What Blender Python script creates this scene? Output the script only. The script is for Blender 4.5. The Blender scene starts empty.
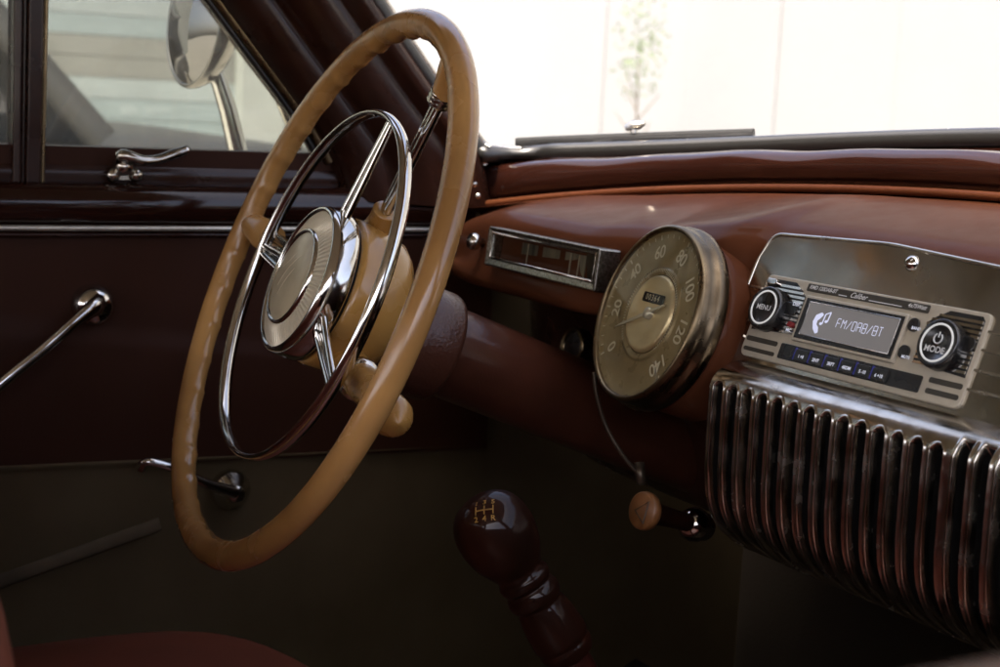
import bpy, math, random
import numpy as np
from math import sin, cos, pi, radians
random.seed(7)
S = bpy.context.scene
COL = S.collection

# ------------------------------------------------------------------ camera model (car axes: x right, y forward, z up)
f_px, CX, CY = 1500.0, 500.0, 333.5
vX = np.array([-366-CX, -(70-CY), f_px]); b_ = -(240-CY); a_ = -(vX[1]*b_+f_px**2)/vX[0]
vY = np.array([a_, b_, f_px])
aX = -vX/np.linalg.norm(vX); aY = vY/np.linalg.norm(vY)
bk = lambda v: np.array([v[0], v[1], -v[2]])
aZ = bk(np.cross(bk(aX), bk(aY)))
RT = np.array([aX[0], aY[0], aZ[0]]); UP = np.array([aX[1], aY[1], aZ[1]]); FW = np.array([aX[2], aY[2], aZ[2]])
def ray(u, v): return FW + RT*(u-CX)/f_px - UP*(v-CY)/f_px
_d = ray(866, 341); EYE = np.array([0, 0, 1.0]) - _d*(.648/_d[1])
def P(u, v, ax, val):                    # where the sight line of a photo point meets the plane axis = val
    d = ray(u, v); return EYE + d*((val-EYE[ax])/d[ax])
def PN(u, v, p, n):
    d = ray(u, v); return EYE + d*((np.dot(np.array(p)-EYE, n))/np.dot(d, n))
def V(*a): return np.array(a, float)
def unit(v): v = np.array(v, float); return v/np.linalg.norm(v)

# ------------------------------------------------------------------ materials
def mat(name, col, rough=.5, metal=0, coat=0, coat_r=.08, noise=None, bump=None, rnoise=None, spec=.5, sheen=0, emit=None, rings=False):
    m = bpy.data.materials.new(name); m.use_nodes = True
    nt = m.node_tree; N = nt.nodes; Lk = nt.links; B = N['Principled BSDF']
    B.inputs['Base Color'].default_value = (*col, 1); B.inputs['Roughness'].default_value = rough
    B.inputs['Metallic'].default_value = metal; B.inputs['Coat Weight'].default_value = coat
    B.inputs['Coat Roughness'].default_value = coat_r; B.inputs['Specular IOR Level'].default_value = spec
    if emit: B.inputs['Emission Color'].default_value = (*emit[0], 1); B.inputs['Emission Strength'].default_value = emit[1]
    tc = N.new('ShaderNodeTexCoord')
    def nz(scale, detail=5, stretch=None):
        t = N.new('ShaderNodeTexNoise'); t.inputs['Scale'].default_value = scale; t.inputs['Detail'].default_value = detail
        if stretch:
            mp = N.new('ShaderNodeMapping'); mp.inputs['Scale'].default_value = stretch
            Lk.new(tc.outputs['Object'], mp.inputs[0]); Lk.new(mp.outputs[0], t.inputs['Vector'])
        else: Lk.new(tc.outputs['Object'], t.inputs['Vector'])
        return t
    if noise:                                # (other colour, scale, lo, hi[, stretch])
        t = nz(noise[1], 6, noise[4] if len(noise) > 4 else None); r = N.new('ShaderNodeValToRGB')
        r.color_ramp.elements[0].position = noise[2]; r.color_ramp.elements[1].position = noise[3]
        r.color_ramp.elements[0].color = (*col, 1); r.color_ramp.elements[1].color = (*noise[0], 1)
        Lk.new(t.outputs[0], r.inputs[0]); Lk.new(r.outputs[0], B.inputs['Base Color'])
    if rnoise:                               # (scale, lo rough, hi rough[, stretch])
        t = nz(rnoise[0], 7, rnoise[3] if len(rnoise) > 3 else None); r = N.new('ShaderNodeMapRange')
        r.inputs['From Min'].default_value = .35; r.inputs['From Max'].default_value = .7
        r.inputs['To Min'].default_value = rnoise[1]; r.inputs['To Max'].default_value = rnoise[2]
        Lk.new(t.outputs[0], r.inputs[0]); Lk.new(r.outputs[0], B.inputs['Roughness'])
        if coat > .3: Lk.new(r.outputs[0], B.inputs['Coat Roughness'])
    if rings:                                # concentric brushing about the speedometer axis
        vm = N.new('ShaderNodeVectorMath'); vm.operation = 'DISTANCE'; vm.inputs[1].default_value = (0,0,0)
        Lk.new(tc.outputs['Object'], vm.inputs[0]); t = N.new('ShaderNodeTexNoise'); t.noise_dimensions = '1D'; t.inputs['Scale'].default_value = 1
        mu = N.new('ShaderNodeMath'); mu.operation = 'MULTIPLY'; mu.inputs[1].default_value = 9000
        Lk.new(vm.outputs['Value'], mu.inputs[0]); Lk.new(mu.outputs[0], t.inputs['W'])
        b = N.new('ShaderNodeBump'); b.inputs['Strength'].default_value = .35; b.inputs['Distance'].default_value = .0002
        Lk.new(t.outputs[0], b.inputs['Height']); Lk.new(b.outputs[0], B.inputs['Normal'])
    if bump:                                 # (scale, strength, distance[, stretch])
        t = nz(bump[0], 4, bump[3] if len(bump) > 3 else None); b = N.new('ShaderNodeBump')
        b.inputs['Strength'].default_value = bump[1]; b.inputs['Distance'].default_value = bump[2]
        Lk.new(t.outputs[0], b.inputs['Height']); Lk.new(b.outputs[0], B.inputs['Normal'])
        if coat: Lk.new(b.outputs[0], B.inputs['Coat Normal'])
    return m
def glass(name, tint=(1,1,1), dust=0.0, dustcol=(.6,.6,.55), refl=.08, dust_scale=9):
    m = bpy.data.materials.new(name); m.use_nodes = True
    nt = m.node_tree; N = nt.nodes; Lk = nt.links; N.remove(N['Principled BSDF'])
    out = N['Material Output']
    tr = N.new('ShaderNodeBsdfTransparent'); tr.inputs[0].default_value = (*tint, 1)
    gl = N.new('ShaderNodeBsdfGlossy'); gl.inputs['Roughness'].default_value = .02
    lw = N.new('ShaderNodeFresnel'); lw.inputs[0].default_value = 1.45
    mm = N.new('ShaderNodeMath'); mm.operation = 'MULTIPLY'; mm.inputs[1].default_value = refl/.04
    mm.use_clamp = True
    mx = N.new('ShaderNodeMixShader'); Lk.new(lw.outputs[0], mm.inputs[0]); Lk.new(mm.outputs[0], mx.inputs[0])
    Lk.new(tr.outputs[0], mx.inputs[1]); Lk.new(gl.outputs[0], mx.inputs[2])
    last = mx
    if dust:
        df = N.new('ShaderNodeBsdfDiffuse'); df.inputs[0].default_value = (*dustcol, 1)
        tl = N.new('ShaderNodeBsdfTranslucent'); tl.inputs[0].default_value = (*dustcol, 1)
        ad = N.new('ShaderNodeMixShader'); ad.inputs[0].default_value = .6
        Lk.new(df.outputs[0], ad.inputs[1]); Lk.new(tl.outputs[0], ad.inputs[2])
        tc = N.new('ShaderNodeTexCoord'); t = N.new('ShaderNodeTexNoise'); t.inputs['Scale'].default_value = dust_scale
        t.inputs['Detail'].default_value = 8; t.inputs['Roughness'].default_value = .7
        Lk.new(tc.outputs['Object'], t.inputs['Vector'])
        mr = N.new('ShaderNodeMapRange'); mr.inputs['From Min'].default_value = .35; mr.inputs['From Max'].default_value = .75
        mr.inputs['To Min'].default_value = dust*.5; mr.inputs['To Max'].default_value = dust*1.7
        Lk.new(t.outputs[0], mr.inputs[0])
        m2 = N.new('ShaderNodeMixShader'); Lk.new(mr.outputs[0], m2.inputs[0])
        Lk.new(last.outputs[0], m2.inputs[1]); Lk.new(ad.outputs[0], m2.inputs[2]); last = m2
    Lk.new(last.outputs[0], out.inputs['Surface'])
    return m

LACQ   = mat('brown_lacquer', (.092,.0295,.0125), .46, coat=.09, coat_r=.06, spec=.02, noise=((.110,.037,.0165), 14, .4, .75), rnoise=(60,.30,.37), bump=(38,.05,.002))
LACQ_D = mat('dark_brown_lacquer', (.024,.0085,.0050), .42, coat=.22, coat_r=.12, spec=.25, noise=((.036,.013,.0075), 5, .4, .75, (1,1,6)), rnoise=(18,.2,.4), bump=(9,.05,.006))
LACQ_R = mat('maroon_lacquer', (.018,.0052,.0032), .3, coat=.5, coat_r=.04, spec=.2, noise=((.026,.008,.005), 6, .4, .75), rnoise=(14,.05,.16), bump=(7,.12,.012))
DOORP  = mat('door_panel_vinyl', (.034,.0125,.0068), .5, spec=.10, noise=((.045,.017,.010), 7, .35, .75), bump=(260,.10,.0006))
CLOTH  = mat('olive_door_card', (.074,.053,.027), .8, noise=((.095,.070,.038), 9, .35, .7), bump=(500,.25,.0006), spec=.08)
WRINK  = mat('crackle_brown_paint', (.066,.023,.013), .36, coat=.45, coat_r=.10, spec=.2, bump=(420,.55,.0011))
COLB   = mat('column_brown_paint', (.056,.018,.010), .3, coat=.6, coat_r=.06, spec=.2, noise=((.08,.026,.014), 20, .4, .7), bump=(420,.18,.0008))
CHROME = mat('chrome', (.70,.68,.64), .08, 1, rnoise=(60,.04,.15), noise=((.55,.52,.47), 35, .45, .75))
CHROME_W = mat('worn_chrome', (.62,.58,.51), .2, 1, noise=((.42,.38,.32), 60, .42, .72), rnoise=(70,.12,.30), bump=(120,.10,.0008))
CHROME_P = mat('dulled_chrome_plate', (.50,.465,.40), .22, 1, noise=((.36,.33,.28), 11, .38, .68), rnoise=(20,.13,.30), bump=(15,.10,.004))
PITTED = mat('pitted_grey_metal', (.40,.37,.31), .30, 1, noise=((.20,.18,.14), 500, .42, .62), bump=(600,.25,.0005))
BRASS  = mat('tarnished_brass_bezel', (.20,.15,.085), .36, 1, noise=((.14,.10,.055), 40, .4, .7), rnoise=(50,.24,.42))
HOUS   = mat('aged_bronze_housing', (.17,.125,.075), .36, 1, noise=((.085,.06,.034), 42, .4, .7), rnoise=(40,.22,.42))
SATIN  = mat('satin_bright_trim', (.72,.67,.57), .42, .8, noise=((.55,.50,.42), 60, .4, .7))
TAN    = mat('tan_bakelite', (.50,.262,.068), .38, coat=.28, coat_r=.16, noise=((.35,.17,.042), 9, .36, .66), rnoise=(35,.14,.38), bump=(60,.07,.0012))
TAN_R  = mat('tan_rim_plastic', (.52,.275,.088), .36, coat=.34, coat_r=.2, noise=((.30,.145,.042), 9, .40, .64), rnoise=(25,.12,.34), bump=(45,.07,.0014))
CRACK  = mat('dark_crack_filler', (.05,.03,.015), .6)
BLACK  = mat('black_plastic', (.012,.012,.012), .32, coat=.3, coat_r=.2, rnoise=(60,.2,.4))
VOID   = mat('black_recess', (.004,.0037,.0035), .6, spec=.2)
RUBBER = mat('black_rubber_seal', (.014,.013,.012), .34, coat=.25, coat_r=.25, bump=(60,.15,.001))
WHITEP = mat('white_print', (.78,.78,.76), .4)
BEIGE  = mat('champagne_faceplate', (.53,.475,.37), .40, .25, noise=((.47,.42,.325), 120, .4, .7), rnoise=(80,.3,.46))
DSLOT  = mat('dark_olive_inlay', (.045,.040,.030), .42)
LCD    = mat('grey_lcd', (.125,.115,.105), .22, coat=.5, coat_r=.08, emit=((.32,.30,.30), .05))
LCDT   = mat('lcd_white_segments', (.45,.46,.58), .4, emit=((.72,.76,1.0), .10))
LEDW   = mat('lit_knob_ring', (.50,.50,.48), .4, emit=((1,.98,.95), .06))
BLUEB  = mat('blue_button_glow', (.02,.02,.10), .3, emit=((.10,.12,.9), .018))
BTNT   = mat('lit_button_print', (.7,.72,.8), .4, emit=((.8,.85,1), .05))
REDI   = mat('red_icon', (.16,.012,.012), .4, emit=((.8,.05,.05), .005))
DIAL   = mat('dial_green_grey', (.27,.205,.098), .40, .25, noise=((.33,.255,.13), 60, .4, .7), rnoise=(90,.25,.45))
DIALS  = mat('dial_brushed_disc', (.86,.71,.43), .3, .8, rings=True)
DIGIT  = mat('dial_cream_figures', (.68,.61,.43), .5)
NEEDLE = mat('needle_pale_metal', (.62,.57,.44), .3, .6)
MEDAL  = mat('amber_medallion', (.50,.42,.27), .35, 0, coat=.4, coat_r=.12, noise=((.38,.31,.19), 40, .4, .7))
RIBBED = mat('ribbed_pale_metal', (.68,.60,.44), .34, .3)
LEATHER= mat('red_leather', (.20,.052,.030), .45, coat=.12, coat_r=.3, noise=((.15,.040,.023), 8, .4, .7), bump=(240,.2,.0008))
CARPET = mat('black_carpet', (.045,.036,.027), .95, bump=(400,.5,.002), spec=.1)
HEADL  = mat('grey_headlining', (.40,.345,.265), .9, spec=.2)
WOODK  = mat('dark_lacquered_wood', (.011,.0042,.0022), .5, coat=.38, coat_r=.03, spec=.05, noise=((.030,.008,.004), 22, .42, .7, (1,1,.35)))
SHAFTR = mat('maroon_shaft_paint', (.040,.009,.006), .3, coat=.5, coat_r=.08, noise=((.025,.006,.004),20,.4,.7))
GOLD   = mat('gold_paint', (.36,.19,.035), .45, .2, noise=((.2,.10,.02),260,.45,.62))
AMBERK = mat('amber_knob_plastic', (.20,.082,.026), .45, coat=.2, coat_r=.2, noise=((.13,.054,.015), 60, .4, .7))
GLASS_W = glass('windscreen_glass', (.97,.985,.97), dust=.05, dustcol=(.75,.73,.68), refl=.03)
GLASS_D = glass('dusty_side_glass', (.68,.70,.66), dust=.12, dustcol=(.56,.55,.48), refl=.04, dust_scale=7)
GLASS_I = glass('instrument_glass', (.96,.95,.90), dust=.012, dustcol=(.6,.52,.36), refl=.018, dust_scale=40)
GLASS_C = glass('dark_car_glass', (.02,.02,.02), refl=.012)
GREYCAR = mat('grey_car_paint', (.024,.023,.022), .5, coat=.1, noise=((.03,.028,.027), 3, .4, .7))
STUCCO = mat('white_stucco', (.172,.177,.181), .9, noise=((.164,.169,.173), .5, .4, .7), bump=(60,.3,.01))
PLAST  = mat('beige_plaster', (.40,.415,.40), .9, noise=((.32,.335,.32), 1.2, .4, .7))
SHUTB  = mat('blue_grey_shutter', (.25,.30,.31), .6)
SHUTT  = mat('pale_blue_green_shutter', (.32,.36,.365), .6, noise=((.28,.315,.32), 1.5, .4, .7))
SHUTD  = mat('grey_shutter', (.215,.215,.20), .7, noise=((.19,.19,.175), 1.5, .4, .7))
PAVE   = mat('pale_concrete', (.42,.40,.36), .9, noise=((.33,.315,.285), 1.3, .35, .7), bump=(40,.3,.01))
LEAFM  = mat('leaf_green', (.07,.11,.035), .6, noise=((.10,.14,.05), 4, .4, .7))
BARK   = mat('bark', (.10,.075,.05), .9, bump=(30,.6,.02))
TYRE   = mat('tyre_rubber', (.02,.02,.02), .8)
MIRG   = mat('mirror_glass', (.26,.25,.24), .05, 1)

# ------------------------------------------------------------------ mesh helpers
class MB:
    def __init__(s): s.v=[]; s.f=[]; s.m=[]; s.s=[]
    def add(s, vs, fs, mi=0, sm=True):
        o=len(s.v); s.v += [tuple(map(float,p)) for p in vs]
        for f in fs: s.f.append(tuple(i+o for i in f)); s.m.append(mi); s.s.append(sm)
    def grid(s, rows, mi=0, sm=True, cu=False, cv=False, flip=False):   # rows[i][j] points; cu closes j, cv closes i
        R_=len(rows); C_=len(rows[0]); vs=[p for r in rows for p in r]; fs=[]
        for i in range(R_ if cv else R_-1):
            for j in range(C_ if cu else C_-1):
                a=i*C_+j; b=i*C_+(j+1)%C_; c=((i+1)%R_)*C_+(j+1)%C_; d=((i+1)%R_)*C_+j
                fs.append((a,d,c,b) if flip else (a,b,c,d))
        s.add(vs, fs, mi, sm)
    def tube(s, path, rad, seg=12, closed=False, mi=0, up=None, caps=True, sec=None):
        path=[np.array(p,float) for p in path]; n=len(path)
        if not hasattr(rad,'__len__'): rad=[rad]*n
        T=[]
        for i in range(n):
            if closed: t=path[(i+1)%n]-path[i-1]
            else: t=path[min(i+1,n-1)]-path[max(i-1,0)]
            T.append(unit(t))
        if up is None:
            up=V(0,0,1) if abs(T[0][2])<.9 else V(1,0,0)
        nrm=unit(np.array(up)-T[0]*np.dot(up,T[0])); rows=[]
        for i in range(n):
            nrm=unit(nrm-T[i]*np.dot(nrm,T[i])); bi=np.cross(T[i],nrm)
            row=[]
            for k in range(seg):
                a=2*pi*k/seg; ca,sa=cos(a),sin(a)
                if sec: ca*=sec[0]; sa*=sec[1]
                row.append(path[i]+(nrm*ca+bi*sa)*rad[i])
            rows.append(row)
        s.grid(rows, mi, cu=True, cv=closed)
        if not closed and caps:
            s.add(rows[0],[tuple(range(seg))],mi,False); s.add(rows[-1],[tuple(reversed(range(seg)))],mi,False)
    def lathe(s, O, ax, prof, seg=32, mi=0, sm=True, ref=None):   # prof: (radius, height along ax)
        ax=unit(ax); O=np.array(O,float)
        e1=np.cross(ax,V(0,0,1) if abs(ax[2])<.9 else V(1,0,0)); e1=unit(e1); e2=np.cross(ax,e1)
        rows=[[O+ax*h+(e1*cos(2*pi*k/seg)+e2*sin(2*pi*k/seg))*r for k in range(seg)] for r,h in prof]
        s.grid(rows, mi, sm, cu=True)
    def prism(s, fr, pts, h0, h1, mi=0, sm=False):
        n=len(pts); lo=[fr(a,b,h0) for a,b in pts]; hi=[fr(a,b,h1) for a,b in pts]
        s.add(lo+hi, [tuple(range(n-1,-1,-1)), tuple(range(n,2*n))]+[(i,(i+1)%n,n+(i+1)%n,n+i) for i in range(n)], mi, sm)
    def box(s, c, h, ex=(1,0,0), ey=(0,1,0), ez=(0,0,1), mi=0):
        c=np.array(c,float); ex=np.array(ex,float)*h[0]; ey=np.array(ey,float)*h[1]; ez=np.array(ez,float)*h[2]
        vs=[c+ex*a+ey*b+ez*d for a in(-1,1) for b in(-1,1) for d in(-1,1)]
        s.add(vs,[(0,1,3,2),(4,6,7,5),(0,4,5,1),(2,3,7,6),(0,2,6,4),(1,5,7,3)],mi,False)
def obj(name, mb, mats, parent=None, bevel=0, seg=2, solid=0, subsurf=0, fix=True):
    me=bpy.data.meshes.new(name); me.from_pydata(mb.v,[],mb.f)
    for m in (mats if isinstance(mats,(list,tuple)) else [mats]): me.materials.append(m)
    me.polygons.foreach_set('material_index', mb.m); me.polygons.foreach_set('use_smooth', mb.s)
    me.update()
    if fix:
        import bmesh
        bm=bmesh.new(); bm.from_mesh(me); bmesh.ops.recalc_face_normals(bm, faces=bm.faces); bm.to_mesh(me); bm.free()
    o=bpy.data.objects.new(name, me); COL.objects.link(o)
    if parent is not None:
        o.parent=parent
        pw=V(0,0,0); q=parent
        while q is not None: pw=pw+np.array(q.location); q=q.parent
        me.transform(__import__('mathutils').Matrix.Translation(-pw))
    if solid: md=o.modifiers.new('solid','SOLIDIFY'); md.thickness=solid; md.offset=0
    if bevel: md=o.modifiers.new('bevel','BEVEL'); md.width=bevel; md.segments=seg; md.limit_method='ANGLE'; md.angle_limit=radians(35)
    if subsurf: md=o.modifiers.new('sub','SUBSURF'); md.levels=subsurf; md.render_levels=subsurf
    return o
def thing(name, loc, label, cat, group=None):
    o=bpy.data.objects.new(name,None); COL.objects.link(o); o.location=tuple(map(float,loc)); o.empty_display_size=.05
    return tag(o,label,cat,group)
def tag(o,label=None,cat=None,group=None,kind=None):
    if label: o['label']=label
    if cat: o['category']=cat
    if group: o['group']=group
    if kind: o['kind']=kind
    return o
def frame(O, ex, ey):
    O=np.array(O,float); ex=unit(ex); ey=unit(ey); n=np.cross(ex,ey)
    f=lambda a,b,h=0.0: O+ex*a+ey*b+n*h
    f.n=n; f.O=O; f.ex=ex; f.ey=ey
    return f
def rrect(x0,y0,x1,y1,r,k=5):
    pts=[]
    for (cx,cy,a0) in ((x1-r,y1-r,0),(x0+r,y1-r,90),(x0+r,y0+r,180),(x1-r,y0+r,270)):
        for i in range(k+1):
            a=radians(a0+90*i/k); pts.append((cx+r*cos(a),cy+r*sin(a)))
    return pts
def rpoly(pts, r, k=5):          # polygon with rounded corners
    out=[]; n=len(pts)
    for i in range(n):
        p=V(*pts[i]); a=V(*pts[i-1]); b=V(*pts[(i+1)%n]); da=unit(a-p); db=unit(b-p)
        ang=math.acos(max(-1,min(1,float(np.dot(da,db))))); rr=r[i] if hasattr(r,'__len__') else r
        if rr<=0: out.append(tuple(p)); continue
        d=min(rr/math.tan(ang/2), .48*np.linalg.norm(a-p), .48*np.linalg.norm(b-p))
        q0,q1=p+da*d,p+db*d
        for j in range(k+1):
            t=j/k; out.append(tuple((1-t)**2*q0+2*t*(1-t)*p+t*t*q1))
    return out
def spline(pts, n):              # Catmull-Rom through pts
    pts=[np.array(p,float) for p in pts]; pts=[2*pts[0]-pts[1]]+pts+[2*pts[-1]-pts[-2]]
    m=len(pts)-3; out=[]
    for i in range(n):
        t=i/(n-1)*m; k=min(int(t),m-1); t-=k; p0,p1,p2,p3=pts[k:k+4]
        out.append(.5*((2*p1)+(-p0+p2)*t+(2*p0-5*p1+4*p2-p3)*t*t+(-p0+3*p1-3*p2+p3)*t**3))
    return out
def text2d(txt, size, shear=0.0, align='CENTER', bold=0.0, spacing=1.0):
    cu=bpy.data.curves.new('lettering','FONT'); cu.body=txt; cu.size=size; cu.align_x=align; cu.align_y='CENTER'
    cu.shear=shear; cu.offset=bold; cu.space_character=spacing; cu.resolution_u=3
    o=bpy.data.objects.new('lettering',cu); COL.objects.link(o); bpy.context.view_layer.update()
    me=bpy.data.meshes.new_from_object(o.evaluated_get(bpy.context.evaluated_depsgraph_get()))
    vs=[(v.co.x,v.co.y) for v in me.vertices]; fs=[tuple(p.vertices) for p in me.polygons]
    bpy.data.objects.remove(o); bpy.data.curves.remove(cu); bpy.data.meshes.remove(me)
    return vs,fs
def put_text(mb, fr, txt, size, at=(0,0), h=.0003, rot=0.0, mi=0, warp=None, **k):
    vs,fs=text2d(txt,size,**k); ca,sa=cos(rot),sin(rot)
    pts=[]
    for a,b in vs:
        x,y=at[0]+a*ca-b*sa, at[1]+a*sa+b*ca
        pts.append(warp(x,y) if warp else fr(x,y,h))
    mb.add(pts,fs,mi,False)

def march(u,v,g,lo=.5,hi=3.2,n=900):
    d=ray(u,v); prev=lo
    for i in range(n+1):
        t=lo+(hi-lo)*i/n; p=EYE+d*t
        if p[1]>g(p[0]):
            a,b=prev,t
            for _ in range(40):
                m=(a+b)/2; q=EYE+d*m
                if q[1]>g(q[0]): b=m
                else: a=m
            return EYE+d*a
        prev=t
    return EYE+d*hi
def sstep(a,b,x):
    t=min(1,max(0,(x-a)/(b-a))); return t*t*(3-2*t)

_ss=lambda a,b,x:(lambda t:t*t*(3-2*t))(min(1,max(0,(x-a)/(b-a))))
# plan curves of the dashboard (distance forward as a function of |x|)
yw=lambda x:.30-.2*(min(abs(x),.8)/.6)**2.2                   # windscreen base
yp=lambda x:.17-.10*(abs(x)/.6)**2                            # padded seam under the cowl roll
yf=lambda x:-.015+1.5*max(0,abs(x)-.42)**2+.017*(1-_ss(.245,.30,-x))+.017*(1-_ss(.132,.155,-x))                    # face of the dashboard
def zfit(pts,g):
    q=[march(u,v,g) for u,v in pts]; A=np.polyfit([abs(p[0])**2 for p in q],[p[2] for p in q],2)
    return lambda x: float(np.polyval(A,min(abs(x),.64)**2))
z_ws=zfit([(482,152),(515,160),(600,154),(700,148),(850,143),(1000,142)],yw)
z_roll0=zfit([(480,160),(514,164),(622,157),(700,155),(838,154),(1000,153)],lambda x:yw(x)-.02)
z_pipe=zfit([(482,207),(514,198),(622,193.5),(700,189),(838,191),(1000,196)],yp)
XS=list(np.linspace(-.63,.63,127))

# ================================================================== THE CAR
car=thing('vintage_car',(0,.3,0),'interior of a vintage car with glossy red-brown dashboard and dark driver door','car')

# ---- dashboard skin: from the seam over the brow, down the face and under
def zb(x): ax=abs(x); return 1.0405+.014*sstep(.32,.12,ax)-.02*max(0,ax-.45)/.15
def dash_profile(x):
    y0,z0=yp(x),z_pipe(x); f=yf(x); b=zb(x); ax=abs(x)
    c=sstep(.30,.14,ax)                                       # 1 in the centre console, 0 in front of the driver
    pts=[(y0+.035,z0-.006),(y0,z0-.004),(y0-.03,z0-.0055-.002*c),((y0+f)/2+.03, b+.55*(z0-b)+.006+.004*c),(f+.030,b+.006+.003*c),
         (f+.010,b-.001),(f+.001,b-.012),(f-.003,b-.035),(f-.009,.990),(f-.010,.983),(f-.004,.977),(f+.015,.975),(f+.05,.973),
         (f+.085,.955),(f+.10,.86),(f+.15,.80),(f+.3,.78)]
    return pts
mb=MB(); rows=[]; urows=[]
for x in XS:
    pr=spline(dash_profile(x),96); rows.append([V(x,p[0],p[1]) for p in pr[:66]]); urows.append([V(x,p[0],p[1]) for p in pr[65:]])
mb.grid(rows)
dash=obj('dashboard',mb,LACQ,car)
mb=MB(); mb.grid(urows); obj('under_panel',mb,LACQ_D,dash)  # same skin in darker lacquer: shade below the lip put into the colour
# padded cord along the seam
mb=MB(); mb.tube([V(x,yp(x)-.001,z_pipe(x)+.0005) for x in XS],.0032,10); obj('piping',mb,LACQ,dash)
# ---- cowl roll between windscreen and seam
mb=MB(); rows=[]
for x in XS:
    y1,z1=yw(x)-.004,z_ws(x)-.006; y0,z0=yp(x)+.004,z_pipe(x)+.002
    zr=z_roll0(x); dz=zr-z0
    w=.0012*sin(x*31)+.0008*sin(x*57+1)
    pr=spline([(y1,z1),(y1-.02,zr+.0015),(y0+.020,zr+.0005+w*.6),(y0+.006,z0+dz*.92+w*.6),(y0+.0008,z0+dz*.78+w),(y0-.0005,z0+dz*.5-w*.5),(y0+.002,z0+dz*.22),(y0+.006,z0+dz*.04),(y0+.012,z0-.006),(y0+.016,z0-.016)],26)
    rows.append([V(x,p[0],p[1]) for p in pr])
mb.grid(rows); obj('cowl_roll',mb,LACQ_R,car)

# ---- windscreen glass, rubber seal, pillar
B_line=[P(478,149,0,-.605),P(458,122,0,-.603),P(437,93,0,-.60),P(406,48,0,-.595),P(374,0,0,-.59)]
d_up=unit(B_line[-1]-B_line[2]); B_line+= [B_line[-1]+d_up*t for t in (.08,.16,.24)]
base=[V(x,yw(x),z_ws(x)+.002) for x in np.linspace(-.575,.575,70)]
gbase=[V(x,yw(x),z_ws(x)+.002) for x in np.linspace(-.632,.632,70)]
left=[p for p in reversed(B_line)]
seal_path=spline(left+[P(484,154,0,-.597)],60)+[P(492,157.5,1,base[0][1]-.012)*.5+base[0]*.5]
seal_path=[np.array(p) for p in seal_path]+base
right=[V(-p[0],p[1],p[2]) for p in reversed(seal_path[:60])]
seal_path+=right
mb=MB(); mb.tube(seal_path,[.0085]*len(seal_path),12,sec=(1,.8))
ws=MB(); bot=gbase; rows=[]
topy=B_line[-1][1]; topz=B_line[-1][2]
for j in range(10):
    t=j/9; rows.append([p*(1-t)+V(p[0]*.97,topy+.20*(1-(p[0]/.6)**2),topz+.02)*t for p in bot])
ws.grid(rows)
wso=obj('windscreen',ws,GLASS_W,car,fix=False)
obj('rubber_seal',mb,RUBBER,wso)
mb=MB(); mb.tube([p+V(-.003 if i<60 else 0,.0075,.0065) for i,p in enumerate(seal_path)],.0026,8); obj('bright_strip',mb,CHROME_W,wso)
# A pillar: swept section between the door-window edge and the windscreen edge
def pillar(sx,name,parent):
    A=[P(345,200,0,-.645),P(332,160,0,-.645),P(305,116,0,-.645),P(262,58,0,-.645),P(219,0,0,-.645)]
    d=unit(A[-1]-A[2]); A+=[A[-1]+d*t for t in(.08,.16,.24)]
    Bq=[P(492,208,0,-.615)]+B_line[:1]+B_line[2:5]+B_line[5:]
    prof=[(0,0),(.03,.010),(.12,.016),(.26,.018),(.30,.013),(.33,.011),(.36,.017),(.45,.021),(.66,.021),(.72,.014),(.76,.012),(.80,.018),(.90,.017),(.97,.008),(1,0)]
    a_=spline(A,30); b_2=spline(Bq,30); m=MB(); rows=[]
    for p,q in zip(a_,b_2):
        r=[p+(q-p)*t+V(h,0,0) for t,h in prof]+[q+V(-.05,.02,.01),p+V(-.05,0,0)]
        rows.append([V(sx*w[0],w[1],w[2]) for w in r])
    m.grid(rows,cu=True); return obj(name,m,LACQ_D,parent)
apil=pillar(1,'pillar',car); pillar(-1,'pillar',car)
for v,uu,k in ((184,474,.004),(196,478,.0035)):
    mb=MB(); c=P(uu,v,0,-.60); mb.lathe(c,(.9,-.4,0),[(0,.0025),(k*.7,.002),(k,.0),(k,-.004)],14); obj('screw',mb,CHROME_W,apil)

# ---- driver's door
XD=-.64
mb=MB()
zb0=P(0,217,0,XD)[2]
nd=44; rows=[]
zline=lambda y: .798-.026*(y+.383)
for y in np.linspace(-1.05,.10,nd):
    zl=zline(y); zc=.925-.11*(y+.383); q=.004*sin(3*y); rows.append([V(XD+q+h,y,z) for z,h in ((zl,.004),(.84,.004),(zc-.012,.004),(zc-.004,.0034),(zc+.002,.0008),(zc+.012,0),(max(zc+.03,.96),0),(1.0,0),(1.014,0))])
mb.grid(rows)
# raised pressed line round the panel
mb.box((XD-.03,-.47,.76),(.02,.58,.32))
door=obj('door',mb,DOORP,car)
mb=MB(); rows=[]
for y in np.linspace(-1.05,.10,nd):
    zl=zline(y); rows.append([V(XD+.001,y,z) for z in (.42,.6,.7,zl-.004,zl)]+[V(XD+.005,y,zl+.0035),V(XD,y,zl+.005)])
mb.grid(rows); obj('lower_panel',mb,CLOTH,door)
# belt rail: rounded lacquered capping with the bright strip under it
mb=MB(); rows=[]
for y in np.linspace(-1.05,.07,30):
    pr=spline([(XD-.002,1.0130),(XD+.009,1.0165),(XD+.0145,1.028),(XD+.012,1.040),(XD+.003,1.0485),(XD-.012,1.050)],16); rows.append([V(p[0],y,p[1]) for p in pr])
mb.grid(rows); obj('belt_rail',mb,LACQ_R,door)
mb=MB(); mb.tube([V(XD+.006,y,1.0105) for y in np.linspace(-1.05,.03,20)],.0026,8); obj('bright_strip',mb,SATIN,door)
mb=MB(); mb.tube([V(XD+.003,y,1.0045) for y in np.linspace(-1.05,.03,20)],.002,8); obj('panel_bead',mb,LACQ_D,door)
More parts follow.
